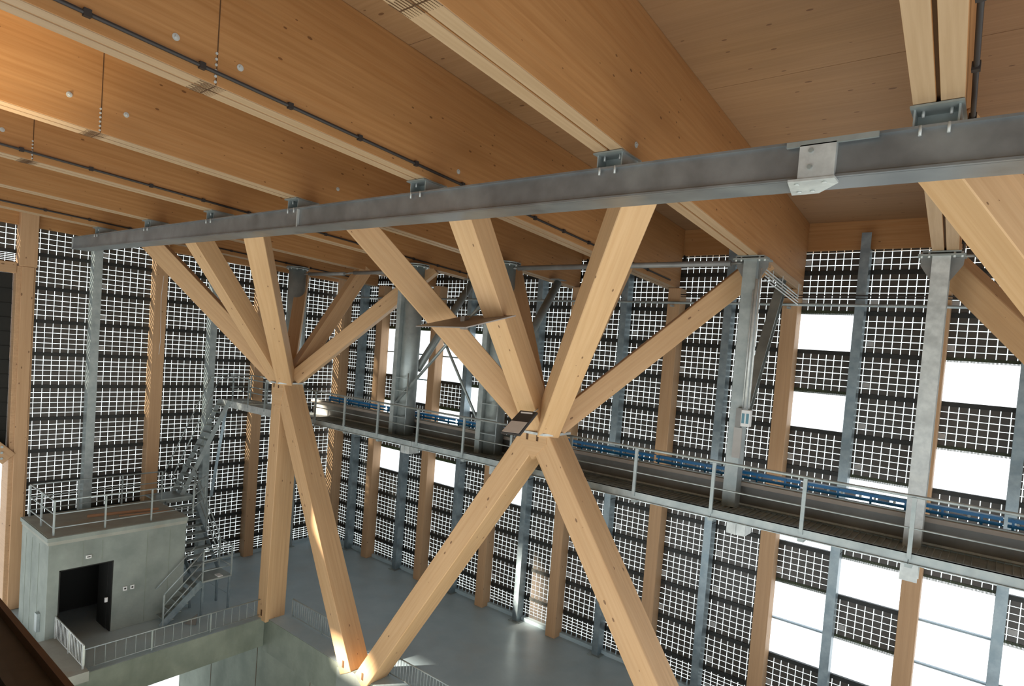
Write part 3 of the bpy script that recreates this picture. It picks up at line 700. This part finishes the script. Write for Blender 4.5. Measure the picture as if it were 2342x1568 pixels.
# walls as separate slabs around the doorway
m = MB()
m.box(x1 - .25, x1, y0 + .0, dy0, Z0 - 8.95, Z0 + zt - .22).box(x1 - .25, x1, dy1, y1, Z0 - 8.95, Z0 + zt - .22).box(x1 - .25, x1, dy0, dy1, Z0 + dz, Z0 + zt - .22)
m.box(x0, x1 - .25, y1 - .22, y1, Z0 - 8.95, Z0 + zt - .22).box(x0, x0 + .2, y0 + .2, y1 - .22, Z0 - 8.95, Z0 + zt - .22).box(x0, x1 - .25, y0, y0 + .2, Z0 - 8.95, Z0 + zt - .22)
m.wobj('walls', C_WALL, cr)
MB().box(x0, x1 + .02, y0 - .02, y1 + .02, Z0 + zt - .22, Z0 + zt).wobj('roof_slab', C_TOP, cr)
MB().box(x1 - .25, x1 - .004, dy0, dy0 + .03, Z0 - 8.94, Z0 + dz).box(x1 - .25, x1 - .004, dy1 - .03, dy1, Z0 - 8.94, Z0 + dz).box(x1 - .25, x1 - .004, dy0, dy1, Z0 + dz - .03, Z0 + dz).wobj('door_frame', DARKROOM, cr)
MB().box(x0 + .2, x0 + .25, y0 + .2, y1 - .22, Z0 - 8.94, Z0 + zt - .24).box(x0 + .2, x1 - .25, y0 + .2, y0 + .24, Z0 - 8.94, Z0 + zt - .24).box(x0 + .2, x1 - .25, y1 - .26, y1 - .22, Z0 - 8.94, Z0 + zt - .24).box(x0 + .2, x1 - .25, y0 + .2, y1 - .22, Z0 + zt - .28, Z0 + zt - .24).wobj('dark_room_sheets', DARKROOM, cr)  # near-black sheets paint the unlit room's darkness onto its inner walls
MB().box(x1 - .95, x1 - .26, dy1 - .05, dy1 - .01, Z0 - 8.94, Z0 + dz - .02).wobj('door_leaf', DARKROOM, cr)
MB().box(x0 - .03, x1 + .05, y0 - .05, y1 + .03, Z0 + zt - .12, Z0 + zt - .01).wobj('roof_lip', C_WALL, cr)
for y in (7.62, 8.25, 5.98, 6.45):
    MB().box(x1, x1 + .006, y, y + .012, Z0 + (-8.9 if y > 7 else dz + .05), Z0 + zt - .3).wobj('panel_joint', C_PIT, cr)
for x in (-20.1, -20.75, -21.3):
    MB().box(x, x + .01, y0 - .006, y0, Z0 - 8.9, Z0 + zt - .35).wobj('panel_joint', C_PIT, cr)
o = thing('exit_sign', V(x1 + .02, 6.12, -6.62), 'small white and black sign above the doorway of the control room', 'sign')
MB().box(x1 + .001, x1 + .03, 6.06, 6.19, Z0 - 6.67, Z0 - 6.58).wobj('plate', WHITE, o)
MB().box(x1 + .03, x1 + .034, 6.085, 6.165, Z0 - 6.64, Z0 - 6.61).wobj('black_bar', CABLE, o)
for y, lab in ((7.08, 'left'), (7.27, 'right')):
    o = thing('wall_socket', V(x1 + .02, y, -7.77), 'small white socket with black centre on the control room wall, %s of the pair' % lab, 'socket', 'sockets on the control room wall')
    MB().box(x1 + .001, x1 + .03, y - .05, y + .05, Z0 - 7.83, Z0 - 7.71).wobj('plate', WHITE, o)
    MB().tube((x1 + .03, y, Z0 - 7.77), (x1 + .035, y, Z0 - 7.77), .028, 12).wobj('centre', CABLE, o)
o = MB().box(x1 - .03, x1 + .01, 6.58, 6.65, Z0 - 8.05, Z0 - 7.92).wobj('light_switch', WHITE); tag(o, 'white light switch inside the right edge of the doorway', 'switch')
o = MB().box(-19.95, -19.75, y0 - .08, y0 - .005, Z0 - 8.62, Z0 - 8.12).wobj('wall_vent', GALV); tag(o, 'small galvanised vent box on the narrow pale side of the control room', 'vent')
# railing on its roof
def railing(name, pts, label, h=1.0, posts_at=None, rails=(1.0, .62, .22), r=.022, cat='railing', group=None, z=None, spacing=1.3, balusters=0, pm=None):
    t = thing(name, pts[0], label, cat, group)
    for a, b_ in zip(pts, pts[1:]):
        L = (b_ - a).length; n = max(1, round(L / spacing)); up = Vector((0, 0, h))
        for k, rr in enumerate(rails):
            nm = 'top_rail' if k == 0 else 'rail'
            MB().tube(a + up * rr, b_ + up * rr, r if k == 0 else r * .8, 8).wobj(nm, pm or GALV, t, True)
        for i in range(n + 1):
            p = a.lerp(b_, i / n)
            if i == 0 and a != pts[0]: continue
            MB().box(p.x - .02, p.x + .02, p.y - .02, p.y + .02, p.z, p.z + h).wobj('post', pm or GALV, t)
        if balusters:
            nb = int(L / balusters)
            for i in range(1, nb):
                p = a.lerp(b_, i / nb)
                MB().tube(p + Vector((0, 0, h * .12)), p + Vector((0, 0, h * .98)), .0085, 6).wobj('baluster', pm or GALV, t)
    return t
railing('roof_railing', [V(-21.62, 8.9, zt), V(-21.62, 5.32, zt), V(-19.42, 5.32, zt), V(-19.42, 8.95, zt), V(-20.35, 9.75, zt)], 'three-bar galvanised railing round the roof of the control room', .95, spacing=1.25)
# loose timbers on its roof
for (a, e, w_, lab) in ((V(-20.75, 6.5, zt + .035), V(-20.45, 8.35, zt + .035), .07, 'orange-brown plank lying on the control room roof'), (V(-20.35, 7.2, zt + .02), V(-20.1, 8.55, zt + .02), .04, 'thin scrap batten lying on the control room roof')):
    o = member('loose_plank', a, e, w_, w_, DEBRIS, bevel=.004); tag(o, lab, 'plank')

# ================================================================ STAIRS
def tread(t, c, wx, wy, thick=.03): MB().box(c.x - wx / 2, c.x + wx / 2, c.y - wy / 2, c.y + wy / 2, c.z - thick, c.z).wobj('tread', GALV_D, t)
st = thing('steel_stair', V(-19.5, 9.3, -8.95), 'galvanised steel stair with two flights beside the control room', 'stair')
# top platform
MB().box(-22.55, -21.5, 8.75, 9.95, Z0 - 5.97, Z0 - 5.92).box(-21.6, -21.5, 8.75, 9.95, Z0 - 6.05, Z0 - 5.97).wobj('upper_platform', GALV_D, st)
nst = 9; xa_, xe_ = -21.45, -19.45
for k in range(nst):
    f_ = (k + .5) / nst; tread(st, V(xa_ + (xe_ - xa_) * f_, 9.42, -5.98 - (7.78 - 5.98) * (k + 1) / (nst + 1) - .0), .24, .84)
for y in (8.98, 9.86):
    MB().bar(V(xa_ - .05, y, -6.02), V(xe_ + .05, y, -7.86), .02, .20).wobj('stringer', GALV_B, st)
for yy, only in ((9.90, 0),):
    for hh in (.95, .65, .35):
        MB().tube(V(xa_, yy, -5.95 + hh), V(xe_, yy, -7.8 + hh), .02, 8).wobj('handrail', GALV, st, True)
    for f_ in (0, .5, 1): 
        p = V(xa_ + (xe_ - xa_) * f_, yy, -5.95 - 1.85 * f_); MB().box(p.x - .02, p.x + .02, p.y - .02, p.y + .02, p.z - .1, p.z + .95).wobj('post', GALV, st)
MB().box(-19.50, -18.62, 8.98, 9.92, Z0 - 7.90, Z0 - 7.85).wobj('landing', GALV_D, st)
for (x, y) in ((-19.45, 9.03), (-18.67, 9.87), (-18.67, 9.03), (-19.45, 9.87)):
    MB().box(x - .03, x + .03, y - .03, y + .03, Z0 - 8.95, Z0 - 7.9).wobj('support_leg', GALV_B, st)
for hh in (.95, .62, .30):
    MB().tube(V(-19.45, 9.90, -7.85 + hh), V(-18.65, 9.90, -7.85 + hh), .02, 8).tube(V(-18.65, 9.90, -7.85 + hh), V(-18.65, 9.0, -7.85 + hh), .02, 8).wobj('handrail', GALV, st, True)
for (x, y) in ((-18.65, 9.90), (-18.65, 9.0)): MB().box(x - .02, x + .02, y - .02, y + .02, Z0 - 7.9, Z0 - 6.9).wobj('post', GALV, st)
for k in range(5):
    tread(st, V(-19.06, 8.9 - .2 * k, -7.85 - .19 * (k + 1)), .80, .24)
for x in (-19.48, -18.64):
    MB().bar(V(x, 9.0, -7.88), V(x, 7.85, -8.93), .02, .20).wobj('stringer', GALV_B, st)
for hh in (.95, .62, .30):
    MB().tube(V(-18.64, 9.0, -7.85 + hh), V(-18.64, 7.9, -8.93 + hh), .02, 8).wobj('handrail', GALV, st, True)
for hh in (.95,):
    MB().tube(V(-19.2, 9.0, -7.85 + hh), V(-19.2, 7.9, -8.93 + hh), .02, 8).wobj('handrail', GALV, st, True)
MB().box(-18.66, -18.62, 7.88, 7.92, Z0 - 8.95, Z0 - 7.98).wobj('post', GALV, st)
# platform rail and steep ladder up to the catwalk
railing('platform_railing', [V(-22.5, 9.95, -5.92), V(-21.5, 9.95, -5.92)], 'short railing on the small platform at the foot of the steep ladder', .95)
ld = thing('ship_ladder', V(-22.0, 10.0, -5.92), 'steep galvanised ship ladder rising to the catwalk landing at the left', 'ladder')
la, le = V(-22.15, 9.65, -5.92), V(-22.15, 11.15, -2.66)
for dx in (-.33, .33):
    MB().bar(la + Vector((dx, 0, 0)), le + Vector((dx, 0, 0)), .02, .16, up=(0, 1, 0)).wobj('stringer', GALV, ld)
    off = Vector((dx, -.42, .18))
    MB().tube(la + off + Vector((0, .1, .55)), le + off + Vector((0, 0, .62)), .02, 8).tube(le + off + Vector((0, 0, .62)), le + Vector((dx, .3, .95)), .02, 8).tube(la + off + Vector((0, .1, .55)), la + Vector((dx, 0.1, .25)), .02, 8).wobj('handrail', GALV, ld, True)
for k in range(13):
    p = la.lerp(le, (k + .7) / 13.5); MB().box(p.x - .32, p.x + .32, p.y - .09, p.y + .09, p.z - .02, p.z).wobj('rung', GALV_D, ld)
# upper landing joining the catwalk
lp = thing('ladder_landing', V(-20, 11.6, -2.7), 'galvanised landing linking the steep ladder to the left end of the catwalk', 'landing')
MB().box(-22.55, CXL, 11.2, 12.35, Z0 - 2.76, Z0 - 2.70).wobj('deck', GALV_D, lp)
MB().box(-22.55, CXL - .012, 11.18, 11.2, Z0 - 2.90, Z0 - 2.66).box(-22.55, -22.53, 11.2, 12.35, Z0 - 2.88, Z0 - 2.66).wobj('edge_channel', GALV_L, lp)
for hh in (.9, .45):
    MB().tube(V(-21.7, 11.2, -2.66 + hh), V(CXL, 11.2, -2.66 + hh), .02, 8).tube(V(-22.5, 12.3, -2.66 + hh), V(-19.0, 12.3, -2.66 + hh), .02, 8).tube(V(-22.5, 11.5, -2.66 + hh), V(-22.5, 12.3, -2.66 + hh), .02, 8).wobj('rail', GALV, lp, True)
for x in (-21.7, -20.6, -19.5, -18.4): MB().box(x - .02, x + .02, 11.17, 11.21, Z0 - 2.76, Z0 - 1.76).wobj('post', GALV, lp)
for x in (-22.5, -21.3, -20.2, -19.0): MB().box(x - .02, x + .02, 12.28, 12.32, Z0 - 2.76, Z0 - 1.76).wobj('post', GALV, lp)
MB().bar(V(-22.3, 11.3, -2.85), V(-22.5, 11.0, -6.3), .06, .10).wobj('prop', GALV_B, lp)

# ================================================================ GUARD RAILS AT THE PIT
GR = dict(h=.56, rails=(1.0, .12), balusters=.13, spacing=1.6, r=.018)
GR2 = dict(h=.60, rails=(1.0, .12), balusters=.105, spacing=1.3, r=.018)
railing('guard_rail', [V(-17.46, 5.55, -8.95), V(-17.46, 10.33, -8.95)], 'low galvanised guard rail with thin bars along the pit edge left of the upright leg', group='guard rails along the pit', **{**GR, 'balusters': .235})
railing('guard_rail', [V(-19.25, 5.42, -8.7), V(-17.1, 5.42, -8.7)], 'low galvanised guard rail in front of the control room doorway, nearest one', group='guard rails along the pit', pm=GALV_L, **GR2)
railing('guard_rail', [V(-16.75, 10.98, -8.95), V(-13.6, 10.98, -8.95)], 'low galvanised guard rail between the two legs of the left timber tree', group='guard rails along the pit', **GR2)
railing('guard_rail', [V(-12.1, 10.98, -8.95), V(-9.9, 10.98, -8.95)], 'low galvanised guard rail just right of the meeting timber feet', group='guard rails along the pit', **GR2)
railing('guard_rail', [V(-9.1, 10.98, -8.95), V(-5.5, 10.98, -8.95)], 'low galvanised guard rail at the bottom edge of the picture', group='guard rails along the pit', **GR2)

fl = thing('floodlight', V(-7.6, -.6, -2.55), 'added warm fill lamp out of view near the crane girder, brightening one roof beam', 'floodlight')  # unseen fixture, made up to carry the fill light for a roof beam
MB().box(-7.8, -7.4, -.66, -.50, Z0 - 2.62, Z0 - 2.36).wobj('housing', CABLE, fl)
MB().box(-7.65, -7.55, -.62, -.54, Z0 - 2.75, Z0 - 2.62).wobj('yoke', GALV, fl)
ld_ = bpy.data.lights.new('beam_fill_lamp', 'SPOT'); ld_.energy = 3600; ld_.color = (1.0, 0.84, 0.56); ld_.spot_size = math.radians(46); ld_.spot_blend = 1.0; ld_.shadow_soft_size = .12  # added spot imitating reflected sun on the side of one beam
lo = bpy.data.objects.new('beam_fill_lamp', ld_); COL.objects.link(lo); lo.location = V(-7.6, -.5, -2.3)
lo.rotation_euler = (V(-9.95, .8, 2.75) - V(-7.6, -.5, -2.3)).to_track_quat('-Z', 'Y').to_euler()

# small items
o = MB().prism([V(-18.45, 8.45, -8.94), V(-18.15, 8.65, -8.94), V(-18.4, 8.8, -8.72)], (.03, -.03, 0)).wobj('scrap_sheet', DARKSTEEL); tag(o, 'small dark triangular offcut on the floor beside the lower stair flight', 'offcut')
o = member('leaning_board', V(-22.3, 13.25, -8.95), V(-22.65, 13.6, -7.0), .10, .03, BROWNRUST, bevel=.004); tag(o, 'thin brown board leaning beside the third timber post of the left wall', 'board')
o = MB().box(-18.9, -18.66, 9.5, 9.65, Z0 - 7.85, Z0 - 7.82).wobj('paper_sheet', WHITE); tag(o, 'white scrap lying on the stair landing', 'scrap')
pts = [V(-22.604, 9.0, 1.6), V(-22.604, 8.95, 0.9), V(-22.604, 8.98, 0.0), V(-22.604, 9.0, -.6), V(-22.604, 8.97, -1.1)]
m = MB()
for a, e in zip(pts, pts[1:]): m.tube(a, e, .008, 6)
o = m.wobj('hanging_wire', WHITE); tag(o, 'thin pale wire hanging down the second timber post of the left wall', 'wire')

# ================================================================ NEAR CRANE GIRDER (dark, bottom left)
ng = thing('near_crane_girder', V(-5, 1.2, -2.7), 'very dark steel girder with a brown edge crossing the bottom left corner', 'crane girder')
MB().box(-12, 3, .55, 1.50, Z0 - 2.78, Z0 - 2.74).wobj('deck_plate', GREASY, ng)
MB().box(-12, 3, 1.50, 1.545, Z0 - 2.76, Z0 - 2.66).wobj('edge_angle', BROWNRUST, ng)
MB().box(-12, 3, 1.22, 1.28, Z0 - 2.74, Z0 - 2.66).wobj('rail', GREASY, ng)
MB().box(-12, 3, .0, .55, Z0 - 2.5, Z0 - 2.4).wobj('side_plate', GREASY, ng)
for k in range(6):
    x = -7.4 + .62 * k
    MB().box(x, x + .14, .98, 1.13, Z0 - 2.74, Z0 - 2.64).tube((x + .07, 1.05, Z0 - 2.64), (x + .07, 1.05, Z0 - 2.55), .03).wobj('rail_clamp', GALV_D, ng)
